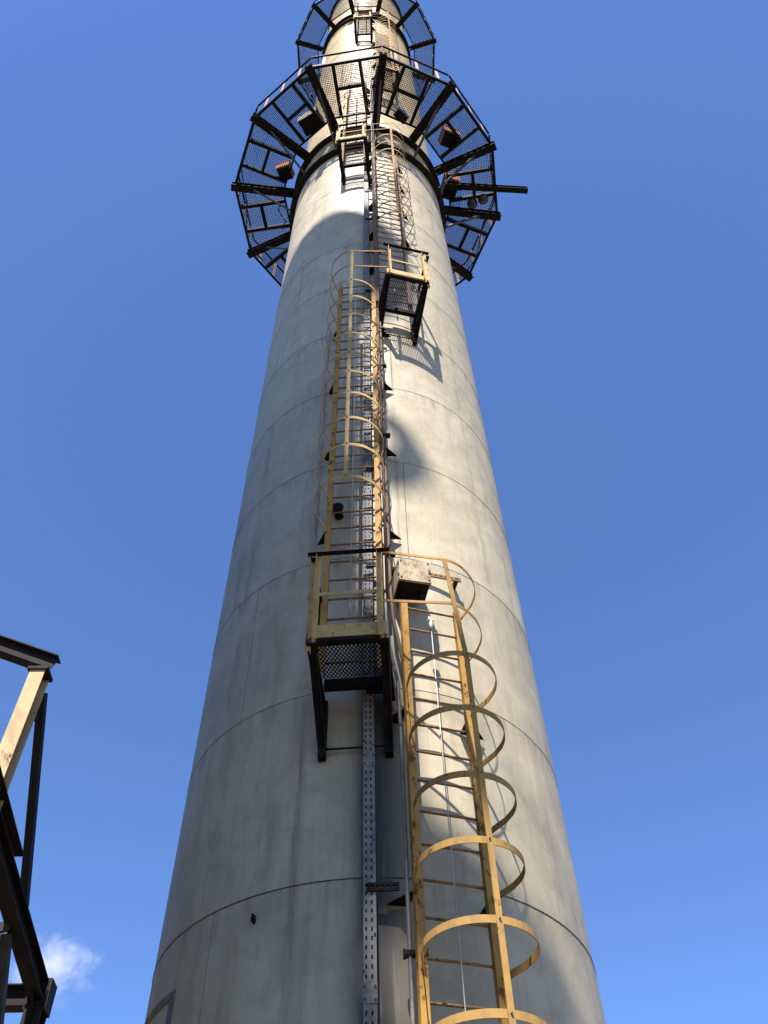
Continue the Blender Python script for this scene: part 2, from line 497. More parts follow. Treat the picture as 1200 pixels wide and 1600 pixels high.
MB().lathe([(RS + 0.004, 3.93), (RS + 0.012, 3.95), (RS + 0.012, 4.88), (RS + 0.004, 4.90)], 14, (0, 0), -69, -55).build('hatch_cover', 'white', hat)
# capped sampling nozzle behind the second ladder
noz = link('sampling_nozzle', None, stack, pol(-10.8, RS - 0.01, 10.40))
noz.rotation_euler = (0, 0, rad(-10.8))
MB().tube([(0, 0, 0), (0, -0.14, 0)], 0.055, 16).build('stub', 'black', noz)
MB().tube([(0, -0.14, 0), (0, -0.17, 0)], 0.085, 16).build('blind_flange', 'black', noz)

# ------------------------------------------------------------------ ladders
LAD_OUT = RS + 0.25
HALF = 0.29

def hoop_path(left=True, right=True, n=22):
    """plan of a cage hoop in ladder coordinates (u, -out)"""
    rr, cy, front = 0.40, 0.38, 0.78
    pts = []
    if left:
        pts += [(-HALF - 0.012, -0.03), (-HALF - 0.05, -0.14), (-0.385, -0.26)]
    a0, a1 = (180, 0) if (left and right) else ((180, 90) if left else (90, 0))
    for i in range(n + 1):
        a = rad(a0 + (a1 - a0) * i / n)
        pts.append((rr * math.cos(a), -(cy + 0.40 * math.sin(a))))
    if right:
        pts += [(0.385, -0.26), (HALF + 0.05, -0.14), (HALF + 0.012, -0.03)]
    return pts

bolt_me = MB().tube([(0, 0, 0), (0, -0.014, 0)], 0.0075, 6).mesh('bolt', 'weld')
rung_me = MB().tube([(-HALF, 0, 0), (HALF, 0, 0)], 0.0115, 8).mesh('rung', 'rung')
hoop_me = MB().ribbon([(x, y, 0) for x, y in hoop_path()], 0.007, 0.055).mesh('cage_hoop', 'hoop')
hoop_pale_me = MB().ribbon([(x, y, 0) for x, y in hoop_path()], 0.007, 0.05).mesh('cage_hoop', 'yellow_pale')
def gus(s):
    return MB().prism([(s * HALF, -0.01, 0), (s * HALF, 0.255, 0), (s * (HALF + 0.25), 0.285, 0)] if s > 0 else [(s * HALF, -0.01, 0), (s * (HALF + 0.17), 0.275, 0), (s * HALF, 0.255, 0)], (0, 0, 0.012)).mesh('gusset', 'black')  # black stands in for the shaded undersides
gus_me = {1: gus(1), -1: gus(-1)}

def ladder(theta, z0, z1, rung0, label, hoops, strap, gussets, toward, guard, life=None, mats=('yellow', 'hoop'), plat=None, rise=(0, 0), lean=0.0):
    """toward: +1 if the landing it serves lies to the right, guard: heights of the hoops that run on to that landing"""
    base = nrm(theta) * LAD_OUT + Vector((0, 0, z0))
    L = thing('caged_ladder', base, label, 'ladder', 'caged ladders climbing the chimney', rad(theta))
    H = z1 - z0
    for s in (-1, 1):
        b = MB()
        x0 = s * HALF
        b.profile((x0, 0, 0), (x0, 0, H), [(-0.034, -0.030), (0.034, -0.030), (0.034, 0.030), (0.024, 0.030), (0.024, -0.020), (-0.024, -0.020), (-0.024, 0.030), (-0.034, 0.030)], (0, 1, 0))
        b.build('stile', mats[0], L)
    z = rung0
    while z < z1 - 0.03:
        r = link('rung', rung_me, L, (0, 0.0, z - z0))
        r.rotation_euler = (0, random.uniform(-0.006, 0.006), 0)
        z += 0.303
    for hz in hoops:
        link('cage_hoop', hoop_me if mats[1] == 'hoop' else hoop_pale_me, L, (random.uniform(-0.008, 0.008), 0, hz - z0), (random.uniform(-0.02, 0.02), random.uniform(-0.015, 0.015), 0))
    zk = strap[1] - 1.3 if lean else (strap[0] + strap[1]) / 2
    sp_ = MB()
    sp_.bar((0, -0.787, strap[0] - z0), (0, -0.787, zk - z0), 0.045, 0.007, (0, 1, 0))
    sp_.bar((0, -0.788, zk - 0.03 - z0), (lean, -0.788, strap[1] - z0), 0.045, 0.007, (0, 1, 0))
    sp_.build('cage_strap', mats[1], L)
    for hz in hoops:
        link('bolt', bolt_me, L, (0, -0.79, hz - z0))
        for s in (-1, 1):
            link('bolt', bolt_me, L, (s * (HALF + 0.012), -0.03, hz - z0))
    # hoops that open on to the landing
    inv = Matrix.Rotation(-rad(theta), 4, 'Z')
    for hz, up_ in zip(guard, rise):
        pth = []
        if plat is not None:
            e = inv @ (plat - nrm(theta) * LAD_OUT)
            if toward > 0:
                pth = hoop_path(True, False) + [(e.x, e.y)]
            else:
                pth = [(e.x, e.y)] + hoop_path(False, True)
        else:
            pth = hoop_path()
        MB().ribbon([(x + lean * min(1.0, max(0.0, abs(y) - 0.05) / 0.65) * (i_ not in ((0,) if toward < 0 else (len(pth) - 1,))), y, hz - z0 + (up_ if plat is not None and i_ == (0 if toward < 0 else len(pth) - 1) else 0)) for i_, (x, y) in enumerate(pth)], 0.008, 0.032).build('guard_hoop', 'yellow' if hz == max(guard) else 'hoop', L)  # lower guard takes the duller paint for the shade it lies in
    for gz in gussets:
        for s in (-1, 1):
            link('gusset', gus_me[s], L, (0, 0, gz - z0))
    if life:
        lf = MB()
        lf.tube([(life[2], -0.04, life[0] - z0), (life[2] + 0.01, -0.045, (life[0] + life[1]) / 2 - z0), (life[2], -0.04, life[1] - z0)], 0.005, 6)
        lo = lf.build('lifeline', 'wire', L)
        MB().tube([(life[2], -0.04, life[1] - z0 - 0.13), (life[2], -0.04, life[1] - z0)], 0.02, 8).build('shackle', 'wire', lo)
        MB().box(life[2] - 0.03, life[2] + 0.03, -0.06, -0.02, life[1] - z0, life[1] - z0 + 0.05).build('anchor', 'wire', lo)
        MB().tube([(life[2], -0.04, life[0] - z0), (life[2], -0.04, life[0] - z0 + 0.16)], 0.014, 8).build('turnbuckle', 'wire', lo)
    return L

TL, TR = -5.0, 15.5      # the two ladder lines; the upper flights drift a little to the left
P_HALF, P_IN, P_OUT = 0.33, RS + 0.19, 2.90
PZ = [7.47, 15.95, 24.45, 33.0, 42.9]
PT = [-4.3, 13.1, -7.6, 14.0, -2.5]
def frange(a, b, s):
    out = []
    while a <= b + 1e-6:
        out.append(a); a += s
    return out
def post_at(i, s):
    return nrm(PT[i]) * (P_OUT - 0.02) + tan_(PT[i]) * (s * P_HALF)

ladder(TR, 0.62, 8.55, 0.9, 'lowest yellow caged ladder, on the right, rising to the left landing', [2.35, 2.95, 3.55, 4.15, 4.745, 5.335, 5.90, 6.545, 7.14], (2.3, 8.40), [1.75, 3.55, 5.36, 7.15], -1, [7.77, 8.40], (1.0, 8.30, -0.02), ('yellow', 'hoop'), post_at(0, 1), (0.15, 0.24), -0.11)
ladder(TL, 7.6, 16.85, 7.72, 'long yellow caged ladder above the lowest landing, beside the conduits', [9.76, 10.41, 11.0, 11.62, 12.18, 12.7, 13.32, 13.99, 14.6, 15.23], (9.76, 16.49), [9.90, 11.68, 13.47, 15.27], 1, [15.83, 16.49], (8.35, 16.55, -0.02), ('yellow', 'yellow_pale'), post_at(1, -1), (0.40, 0.45))
ladder(10.8, 16.1, 25.3, 16.25, 'rust stained caged ladder standing above the middle landing', frange(18.6, 24.2, 0.62), (18.6, 25.3), [17.9, 19.7, 21.5, 23.3, 24.9], -1, [24.75, 25.3], (16.5, 24.7, 0.02), ('brown', 'hoop'), post_at(2, 1), (0.3, 0.3))
ladder(-8.6, 24.6, 33.6, 24.75, 'caged ladder passing up through the wide ring walkway', frange(28.0, 33.0, 0.62), (28.0, 34.1), [26.2, 30.2, 31.6, 33.0], 1, [33.5, 34.1], None, ('yellow_pale', 'yellow_pale'), post_at(3, -1))
ladder(17.0, 33.2, 43.4, 33.3, 'high caged ladder on the cream part between both ring walkways', frange(36.0, 43.0, 0.62), (36.0, 44.0), [35.2, 37.2, 39.2, 41.2], -1, [43.5, 44.0], None, ('yellow_pale', 'hoop'), post_at(4, 1))
ladder(-2.5, 43.0, 52.0, 43.2, 'topmost caged ladder passing through the upper ring walkway', frange(45.8, 51.5, 0.62), (45.8, 51.6), [45.2, 47.2, 49.2], 1, [], None, ('brown', 'hoop'))

# ------------------------------------------------------------------ landings
def diamond_mesh(x0, x1, y0, y1, px, py, w, h):
    """expanded metal: two families of slanted strands clipped to the rectangle"""
    b = MB()
    sl = py / px
    for sgn in (1, -1):
        c = -200
        lo = min(y0 - sgn * sl * x0, y0 - sgn * sl * x1) - py
        hi = max(y1 - sgn * sl * x0, y1 - sgn * sl * x1) + py
        k = math.floor(lo / (2 * py)) * 2 * py
        while k < hi:
            # y = k + sgn*sl*x
            xs = sorted(((y0 - k) / (sgn * sl), (y1 - k) / (sgn * sl)))
            a, e = max(x0, xs[0]), min(x1, xs[1])
            if e - a > 0.004:
                b.bar((a, k + sgn * sl * a, 0), (e, k + sgn * sl * e, 0.0), w, h)
            k += 2 * py
    return b

def landing(i, side, label, big):
    """side: -1 closed on the left, +1 closed on the right"""
    theta, z = PT[i], PZ[i]
    base = Vector((0, 0, z))
    L = thing('access_landing', base, label, 'platform', 'small access landings along the ladders', rad(theta))
    W, yi, yo = P_HALF, -P_IN, -P_OUT
    for s in (-1, 1):
        b = MB()
        b.profile((s * W, yi + 0.17, 0), (s * W, yo, 0), [(-0.045, -0.075), (0.045, -0.075), (0.045, 0.06), (0.036, 0.06), (0.036, -0.066), (-0.045, -0.066)], (0, 0, 1))
        b.build('frame_bar', 'black', L)
    MB().bar((-W + 0.047, yo + 0.03, -0.01), (W - 0.047, yo + 0.03, -0.01), 0.07, 0.10).build('frame_bar', 'black', L)
    MB().bar((-W + 0.047, yi - 0.03, -0.01), (W - 0.047, yi - 0.03, -0.01), 0.07, 0.10).build('frame_bar', 'black', L)
    gr = diamond_mesh(-W + 0.03, W - 0.03, yo + 0.05, yi - 0.05, 0.019, 0.030, 0.0085, 0.006)
    gr.build('grating', 'grate', L, (0, 0, 0.062))
    # toe boards
    MB().box(-W - 0.03, W + 0.03, yo - 0.012, yo - 0.003, -0.02, 0.14).build('toe_board', 'yellow_pale', L)
    MB().box(side * (W + 0.034) - 0.004, side * (W + 0.034) + 0.004, yo, yo + 0.52, -0.02, 0.13).build('toe_board', 'yellow_pale', L)
    # posts, rails
    for s in (-1, 1):
        MB().profile((s * (W - 0.03), yo - 0.016, -0.04), (s * (W - 0.03), yo - 0.016, 1.13), [(-0.025, 0), (0.025, 0), (0.025, 0.007), (-0.018, 0.007), (-0.018, 0.05), (-0.025, 0.05)], (0, -1, 0)).build('rail_post', 'yellow_pale', L)
    MB().profile((side * (W + 0.035), yo + 0.06, -0.13), (side * (W + 0.035), yo + 0.06, 1.10), [(-0.025, -0.025), (0.025, -0.025), (0.025, -0.018), (-0.018, -0.018), (-0.018, 0.025), (-0.025, 0.025)], (0, 1, 0)).build('rail_post', 'yellow_pale', L)
    MB().profile((side * (W + 0.05), yi - 0.02, -0.06), (side * (W + 0.05), yi - 0.02, 1.10), [(-0.02, -0.02), (0.02, -0.02), (0.02, -0.014), (-0.014, -0.014), (-0.014, 0.02), (-0.02, 0.02)], (0, 1, 0)).build('rail_post', 'black', L)
    MB().angle((-W - 0.08, yo - 0.03, 1.11), (W + 0.08, yo - 0.03, 1.11), 0.05, 0.007).build('top_rail', 'black', L)
    MB().angle((side * (W + 0.055), yo - 0.02, 1.10), (side * (W + 0.055), yi + 0.02, 1.10), 0.05, 0.007).build('top_rail', 'black', L)
    MB().bar((-W, yo - 0.01, 0.56), (W, yo - 0.01, 0.56), 0.008, 0.04).build('mid_rail', 'yellow_pale', L)
    MB().bar((side * (W + 0.055), yo, 0.56), (side * (W + 0.055), yi, 0.56), 0.008, 0.04).build('mid_rail', 'yellow_pale', L)
    # cantilever brackets
    for s in (-1, 1):
        br = link('bracket', None, L)
        x = s * W
        MB().profile((x, yo + 0.12, -0.065), (x * 0.92, -RS - 0.03, -0.62), [(-0.04, -0.035), (0.04, -0.035), (0.04, -0.025), (-0.03, -0.025), (-0.03, 0.035), (-0.04, 0.035)], (0, -1, 0)).build('strut', 'black', br)
        MB().box(x * 0.92 - 0.035, x * 0.92 + 0.035, -RS - 0.06, -RS + 0.03, -0.70, -0.05).build('wall_plate', 'black', br)
        MB().prism([(x - 0.004, yo + 0.16, -0.065), (x - 0.004, yi + 0.10, -0.065), (x - 0.004, yi + 0.10, -0.30)], (0.008, 0, 0)).build('web_plate', 'black', br)
    MB().tube([(-W * 0.92, -RS - 0.05, -0.62), (W * 0.92, -RS - 0.05, -0.62)], 0.010, 8).build('tie_rod', 'black', L)
    return L
landing(0, -1, 'lowest landing, expanded metal floor and yellow toe board, above the perforated tray', True)
landing(1, 1, 'middle landing on the right casting a sharp shadow on the chimney', True)
landing(2, -1, 'landing tucked just under the wide ring walkway', False)
landing(3, 1, 'landing seen through the mesh of the wide ring walkway', False)
landing(4, -1, 'highest landing just below the upper ring walkway', False)

# ------------------------------------------------------------------ cable tray, conduits, fittings
TT = -0.9
tray = thing('cable_tray', nrm(TT) * (RS + 0.12) + Vector((0, 0, 0.6)), 'galvanised perforated cable tray running up the chimney centre', 'cable tray', None, rad(TT))
def tray_section(h):
    b = MB()
    xs = [-0.050, -0.033, -0.021, 0.010, 0.022, 0.050]
    zz = [0.0]
    z = 0.02
    while z < h - 0.05:
        zz += [z, z + 0.032]
        z += 0.07
    zz.append(h - 0.004)
    for i in range(5):
        for j in range(len(zz) - 1):
            if i in (1, 3) and j % 2 == 1:
                continue
            b.add([(xs[i], 0, zz[j]), (xs[i + 1], 0, zz[j]), (xs[i + 1], 0, zz[j + 1]), (xs[i], 0, zz[j + 1])], [(0, 1, 2, 3)])
    for x in (xs[0], xs[-1]):
        b.add([(x, 0, 0), (x, 0.05, 0), (x, 0.05, h - 0.004), (x, 0, h - 0.004)], [(0, 1, 2, 3)])
    return b.mesh('tray_section', 'galv')
ts = tray_section(2.0)
for k in range(13):
    o = link('tray_section', ts, tray, (0, 0, 2.0 * k))
joint_me = MB().box(-0.053, 0.053, -0.006, -0.002, -0.07, 0.07).mesh('joint_plate', 'galv')
for k in range(1, 13):
    jp = link('joint_plate', joint_me, tray, (0, 0, 2.0 * k + 0.06))
    for dx in (-0.038, 0.038):
        for dz in (-0.045, 0.045):
            link('bolt', bolt_me, jp, (dx, -0.006, dz))
for k in range(0, 26):
    for dx in (-0.042, 0.038):
        if random.random() < 0.7:
            link('bolt', bolt_me, tray, (dx, 0.0, 0.35 + k + random.uniform(-.2, .2)))
MB().box(-0.055, 0.055, 0.052, 0.11, 0.0, 25.9).build('backing_channel', 'black', tray)
arm_me = MB()
for zz in (-0.022, 0.022):
    arm_me.box(0, 0.25, -0.02, 0.0, zz - 0.012, zz + 0.012)
for i in range(6):
    arm_me.box(0.01 + i * 0.042, 0.028 + i * 0.042, -0.018, 0.0, -0.010, 0.010)
arm_me = arm_me.mesh('support_arm', 'black')
for z in (3.45, 5.45, 7.45, 9.3, 11.2, 13.1, 15.0, 16.9, 18.8, 20.7, 22.6):
    link('support_arm', arm_me, tray, (-0.02, 0.0, z - 0.6))

def conduit(name, mat, r, pts, label):
    root = thing(name, Vector(pts[0]), label, 'conduit', None)
    b = MB()
    P = [Vector(p) for p in pts]
    fine = [P[0]]
    for a, e in zip(P[:-1], P[1:]):
        m = max(1, int((e - a).length / 2.0))
        for i in range(1, m + 1):
            fine.append(a.lerp(e, i / m))
    b.tube([p - P[0] for p in fine], r, 10).build('pipe', mat, root)
    return root
rho = RS + 0.20
def xz(x, z, rr=rho):
    return (x, -math.sqrt(rr * rr - x * x), z)
c1 = conduit('conduit_pipe', 'galv_dark', 0.017, [xz(0.258, 0.55), xz(0.254, 6.9), xz(0.245, 7.5), xz(0.165, 8.05), xz(0.150, 8.4), xz(0.135, 11.0), xz(0.128, 20), xz(0.125, 27.5), xz(0.125, 34)], 'dull grey conduit beside the lowest ladder, nearer the tray')
c2 = conduit('conduit_pipe', 'brown', 0.019, [xz(0.312, 0.55), xz(0.312, 7.2), xz(0.30, 7.8), xz(0.225, 8.35), xz(0.205, 8.8), xz(0.198, 11.0), xz(0.185, 20), xz(0.18, 27.5), xz(0.18, 34)], 'brown conduit hugging the lowest ladder, farther from the tray')
c3 = conduit('conduit_pipe', 'brown', 0.014, [xz(0.165, 8.7, rho + 0.05), xz(0.162, 12, rho + 0.05), xz(0.155, 20, rho + 0.05), xz(0.15, 34, rho + 0.05)], 'thin brown conduit in front of the other two, above the lowest landing')
clamp_me = MB().box(-0.06, 0.09, -0.03, 0.03, -0.018, 0.018).box(-0.075, -0.055, -0.02, 0.02, -0.03, 0.03).box(0.085, 0.105, -0.025, 0.025, -0.03, 0.03).mesh('pipe_clamp', 'black')
for c, x0, z in ((c1, 0.28, 4.9), (c1, 0.28, 3.2), (c1, 0.17, 9.4), (c1, 0.17, 11.9), (c1, 0.16, 13.9), (c1, 0.155, 15.2), (c1, 0.155, 16.6), (c1, 0.15, 18.6), (c1, 0.15, 20.6), (c1, 0.15, 22.8), (c1, 0.15, 25.0)):
    link('pipe_clamp', clamp_me, c, Vector(xz(x0, z)) - c.location + Vector((0, 0, 0)))

# junction box on a slotted strut
TB = 11.0
jb = thing('junction_box', nrm(TB) * (RS + 0.10) + Vector((0, 0, 8.77)), 'rusty white junction box mounted beside the top of the lowest ladder', 'junction box', None, rad(TB))
MB().box(-0.165, 0.165, -0.27, 0.0, 0.0, 0.325).build('box_body', 'black', jb)
lid = MB().box(-0.175, 0.175, -0.300, -0.272, -0.008, 0.335).build('lid', 'box_rust', jb)
MB().box(-0.18, -0.167, -0.272, -0.02, 0.004, 0.325).build('side_panel', 'box_rust', jb)
for dx in (-0.15, 0.15):
    for dz in (0.03, 0.295):
        MB().tube([(dx, -0.3, dz), (dx, -0.312, dz)], 0.009, 8).build('lid_screw', 'weld', lid)
for dz in (0.07, 0.25):
    MB().tube([(-0.178, -0.30, dz - 0.025), (-0.178, -0.30, dz + 0.025)], 0.009, 8).build('hinge', 'weld', lid)
MB().box(0.150, 0.172, -0.316, -0.301, 0.14, 0.19).build('latch', 'weld', lid)
MB().tube([(0.09, -0.13, -0.09), (0.09, -0.13, 0.0)], 0.026, 10).build('cable_gland', 'black', jb)
MB().tube([(-0.10, -0.13, -0.05), (-0.10, -0.13, 0.0)], 0.026, 10).build('cable_gland', 'black', jb)
loop = [(0.09, -0.13, -0.08)]
for i in range(21):
    t = i / 20
    loop.append((0.09 - 0.165 * (1 - math.cos(math.pi * t)), -0.13 + 0.10 * t, -0.08 - 0.15 * math.sin(math.pi * t)))
loop += [(-0.245, -0.03, 0.05), (-0.25, -0.03, 0.30)]
MB().tube(loop, 0.015, 8).build('flexible_conduit', 'galv_dark', jb)
st = thing('slotted_strut', nrm(14.0) * (RS + 0.06) + Vector((0, 0, 9.30)), 'dark slotted strut behind the rusty junction box', 'bracket', None, rad(14.0))
sb = MB()
for zz in (-0.018, 0.018):
    sb.box(-0.30, 0.52, -0.02, 0.0, zz - 0.009, zz + 0.009)
for i in range(14):
    sb.box(-0.30 + i * 0.06, -0.275 + i * 0.06, -0.019, 0.0, -0.009, 0.009)
sb.build('strut_channel', 'rung', st)
for dx in (-0.25, 0.47):
    MB().box(dx - 0.02, dx + 0.02, 0.0, 0.12, -0.03, 0.03).build('foot', 'black', st)

# ------------------------------------------------------------------ ring walkways
def ring_walkway(z, r_in, r_out, ang0, label, rail_h, secondary, flange_z, open_bay=None, beam=(0.21, 0.25)):
    n = 12
    W = thing('ring_walkway', (0, 0, z), label, 'walkway', 'mesh ring walkways around the chimney')
    half = rad(15)
    apo_o = r_out * math.cos(half)
    tb = math.tan(half)
    # radial beams with knee braces
    bm = MB().ibeam((0, -(RS + 0.02), -0.16), (0, -(r_out + 0.09), -0.16), beam[0], beam[1], 0.02).mesh('radial_beam', 'black')
    kb = MB().angle((-0.02, -(r_out - 0.55), -0.30), (-0.02, -(RS + 0.05), flange_z - z), 0.06, 0.008).mesh('knee_brace', 'brace')
    gp = MB().prism([(-0.006, -(RS + 0.01), -0.19), (-0.006, -(RS + 0.42), -0.19), (-0.006, -(RS + 0.01), -0.62)], (0.012, 0, 0)).mesh('gusset', 'black')
    for i in range(n):
        a = rad(ang0 + 30 * i)
        link('radial_beam', bm, W, None, (0, 0, a))
        if secondary:
            link('knee_brace', kb, W, None, (0, 0, a))
        link('gusset', gp, W, None, (0, 0, a))
    # bay pieces (bay middle along local -y)
    vo, vi = apo_o, r_in * math.cos(half)
    eh = vo * tb
    w0 = eh * 0.36
    pitch, bw, bh = 0.047, 0.0122, 0.013
    def grid(wa, wb, va, vb):
        b = MB()
        def lim(v):
            return max(wa, -v * tb + 0.05), min(wb, v * tb - 0.05)
        k = math.ceil(wa / pitch) * pitch
        while k < wb:
            v0 = max(va, (abs(k) + 0.05) / tb)
            if vb - v0 > 0.03:
                b.bar((k, -v0, 0), (k, -vb, 0), bw, bh)
            k += pitch
        v = math.ceil(va / pitch) * pitch
        while v < vb:
            a, e = lim(v)
            if e - a > 0.03:
                b.bar((a, -v, -0.004), (e, -v, -0.004), bw, bh)
            v += pitch
        return b
    m_rim = MB().profile((-eh, -vo, -0.03), (eh, -vo, -0.03), [(-0.045, -0.09), (0.03, -0.09), (0.03, 0.08), (0.018, 0.08), (0.018, -0.075), (-0.045, -0.075)]).mesh('rim_channel', 'black')
    ih = vi * tb
    m_in = MB().bar((-ih, -vi, -0.05), (ih, -vi, -0.05), 0.05, 0.08).mesh('inner_edge_bar', 'black')
    m_sec = {s: MB().bar((s * w0, -vo + 0.03, -0.055), (s * min(w0, ih * 0.9), -vi - 0.026, -0.075), 0.09, 0.12).mesh('joist', 'black') for s in (-1, 1)}
    vm = (vo + vi) / 2 + 0.05
    m_cr = MB().bar((-w0 + 0.05, -vm, -0.075), (w0 - 0.05, -vm, -0.075), 0.09, 0.11).mesh('cross_bar', 'black')
    g_l = grid(-eh, -w0, vi + 0.02, vo - 0.02).mesh('grating_panel', 'grate')
    g_m = grid(-w0 + 0.01, w0, vi + 0.02, vo - 0.02).mesh('grating_panel', 'grate')
    g_r = grid(w0 + 0.01, eh, vi + 0.02, vo - 0.02).mesh('grating_panel', 'grate')
    g_half = grid(-w0 + 0.01, w0, vm + 0.02, vo - 0.02).mesh('grating_panel', 'grate')
    m_post = MB().box(-0.045, 0.045, -0.006, 0.006, -0.06, rail_h).mesh('rail_post', 'rail')
    m_top = MB().bar((-eh, -vo - 0.04, rail_h), (eh, -vo - 0.04, rail_h), 0.05, 0.045).mesh('top_rail', 'black')
    for i in range(n):
        ang = ang0 + 15 + 30 * i
        rz = (0, 0, rad(ang))
        for me in (m_rim, m_in, m_top):
            link(me.name.split('.')[0], me, W, None, rz)
        is_open = open_bay is not None and abs((ang - open_bay + 180) % 360 - 180) < 12
        for me in (g_l, g_half if is_open else g_m, g_r):
            link('grating_panel', me, W, None, rz)
        if secondary:
            link('joist', m_sec[-1], W, None, rz)
            link('joist', m_sec[1], W, None, rz)
            link('cross_bar', m_cr, W, None, rz)
        for f in (-0.62, 0.0, 0.62):
            p = Matrix.Rotation(rad(ang), 4, 'Z') @ Vector((f * eh, -vo - 0.018, 0))
            link('rail_post', m_post, W, p, rz)
    return W
BIG_Z, BIG_A = 28.82, 6.6
ring_walkway(BIG_Z, 2.52, 3.95, BIG_A, 'wide mesh ring walkway on black cantilever beams below the upper one', 1.1, True, 26.95, BIG_A - 15)
ring_walkway(50.0, 2.42, 3.42, 14.5, 'upper narrower ring walkway cut off by the top of the picture', 1.1, False, 48.7, -0.5, (0.20, 0.22))

# things mounted on the wide walkway
def on_ring(t, r, dz=0.0):
    return pol(t, r, BIG_Z + dz)
def control_box(t, r, dz, label, mat, size, tilt=0.0):
    o = thing('control_box', on_ring(t, r, dz), label, 'control box', 'boxes mounted on the ring walkway', rad(t + tilt))
    w, d, h = size
    MB().box(-w / 2, w / 2, -d / 2, d / 2, 0, h).build('casing', 'black', o)  # casing black because its visible underside lies in shade
    MB().box(-w / 2 - 0.02, w / 2 + 0.02, -d / 2 - 0.03, -d / 2 - 0.004, -0.02, h + 0.02).build('door', mat, o)
    MB().box(-w / 2 - 0.03, w / 2 + 0.03, -d / 2 - 0.05, d / 2 + 0.02, h + 0.022, h + 0.045).build('canopy', mat, o)
    MB().box(-w / 2 + 0.04, w / 2 - 0.04, -d * 0.4, d * 0.4, -0.07, -0.003).build('shade_base', 'black', o)  # dark slab added to deepen the shaded underside
    return o
control_box(55, 2.92, 0.08, 'orange red box on the right of the wide walkway', 'orange', (0.46, 0.42, 0.38), -35)
control_box(84, 2.50, 0.08, 'orange red box low on the right, near the long projecting beam', 'orange', (0.40, 0.6, 0.55), -70)
control_box(-73, 2.55, 0.08, 'orange red box on the left of the wide walkway', 'orange', (0.38, 0.40, 0.34), 55)
control_box(-37, 2.66, 0.02, 'white topped cabinet by the shell, left of the ladder', 'white', (0.56, 0.46, 0.52), 8)
d0, d1 = on_ring(79.4, 2.43, -0.12), on_ring(86.3, 4.75, -0.12)
dv = d1 - d0
db = thing('davit_beam', d0, 'long black beam projecting past the right rim of the wide walkway', 'beam', None, math.atan2(dv.x, -dv.y))
MB().ibeam((0, 0.1, 0), (0, -dv.length, 0), 0.16, 0.20, 0.016).build('beam', 'black', db)
MB().box(-0.09, 0.09, -dv.length - 0.02, -dv.length - 0.002, -0.11, 0.11).build('end_plate', 'black', db)
MB().tube([(0, -dv.length + 0.2, -0.1), (0, -dv.length + 0.2, -0.24)], 0.018, 8).build('hook_shank', 'black', db)
def lamp(t, r, label):
    o = thing('hanging_lamp', on_ring(t, r, -0.12), label, 'lamp', 'round lamps under the ring walkway', rad(t))
    MB().tube([(0, 0, 0.1), (0, 0, -0.22)], 0.02, 8).build('stem', 'black', o)
    MB().lathe([(0.0, -0.20), (0.07, -0.21), (0.13, -0.26), (0.155, -0.33), (0.155, -0.37), (0.12, -0.375)], 20).build('lamp_shade', 'black', o)
    MB().lathe([(0.125, -0.372), (0.10, -0.41), (0.05, -0.435), (0.0, -0.44)], 20).build('lens', 'glass', o)
lamp(89.5, 3.10, 'round black lamp hanging near the projecting beam, closer to the shell')
lamp(87.4, 3.42, 'round black lamp hanging near the projecting beam, closer to the rim')
# dark horn-like siren behind the front beam
hs = thing('floodlight', on_ring(21, 2.50, -0.25), 'dark floodlight under the mesh right of the ladder top', 'floodlight', None, rad(40))
MB().prism([(-0.20, 0, -0.16), (0.16, 0, -0.20), (0.22, 0, 0.10), (0.05, 0, 0.24), (-0.18, 0, 0.16)], (0, -0.22, 0)).build('housing', 'black', hs)
MB().prism([(-0.16, -0.222, -0.13), (0.13, -0.222, -0.16), (0.17, -0.222, 0.08), (0.04, -0.222, 0.19), (-0.15, -0.222, 0.13)], (0, -0.012, 0)).build('lens', 'glass', hs)
MB().bar((0, -0.1, 0.2), (0, -0.1, 0.32), 0.05, 0.05, (0, 1, 0)).build('yoke', 'black', hs)
# festooned cables slung under the walkway rim
def sling(t0, t1, r, sag, label, n=28, dz=-0.1, rr=0.016):
    a = on_ring(t0, r, dz)
    o = thing('slung_cable', a, label, 'cable', 'cables slung under the ring walkway')
    pts = []
    for i in range(n + 1):
        f = i / n
        q = on_ring(t0 + (t1 - t0) * f, r + 0.12 * math.sin(f * 9.0), dz - sag * math.sin(math.pi * f) * (1 + 0.3 * math.sin(f * 13)))
        pts.append(q - a)
    MB().tube(pts, rr, 6).build('cable', 'cable', o)
sling(-120, -62, 3.72, 0.10, 'black cable slung along the left rim of the wide walkway')
sling(74, 128, 3.68, 0.10, 'black cable slung along the right rim of the wide walkway')
sling(-108, -92, 2.55, 0.55, 'short black cable loop hanging beside the shell on the left')
sling(66, 84, 2.65, 0.30, 'short black cable loop hanging beside the shell on the right')

# ------------------------------------------------------------------ steel gantry at the left edge
G = thing('steel_gantry', (-3.8, 1.87, 0), 'dark steel gantry with one cream sunlit column at left edge', 'gantry')
gx, gy = -3.8, 1.87
def gp_(x, y, z):
    return (x - gx, y - gy, z)
MB().ibeam(gp_(-3.80, -0.99, 0), gp_(-3.80, -0.99, 8.86), 0.17, 0.19, 0.014, (0, 1, 0)).build('column', 'cream_beam', G)['label'] = 'cream painted column'
MB().ibeam(gp_(-3.68, -1.0, 8.95), gp_(-6.9, -1.0, 10.35), 0.15, 0.21, 0.016).build('rafter', 'gantry', G)
MB().ibeam(gp_(-6.9, -1.0, 0), gp_(-6.9, -1.0, 10.2), 0.18, 0.20, 0.014, (0, 1, 0)).build('column', 'gantry', G)
MB().bar(gp_(-3.80, -0.76, 8.74), gp_(-3.80, 0.62, 6.92), 0.10, 0.085, (1, 0, 0)).build('diagonal_brace', 'gantry', G)
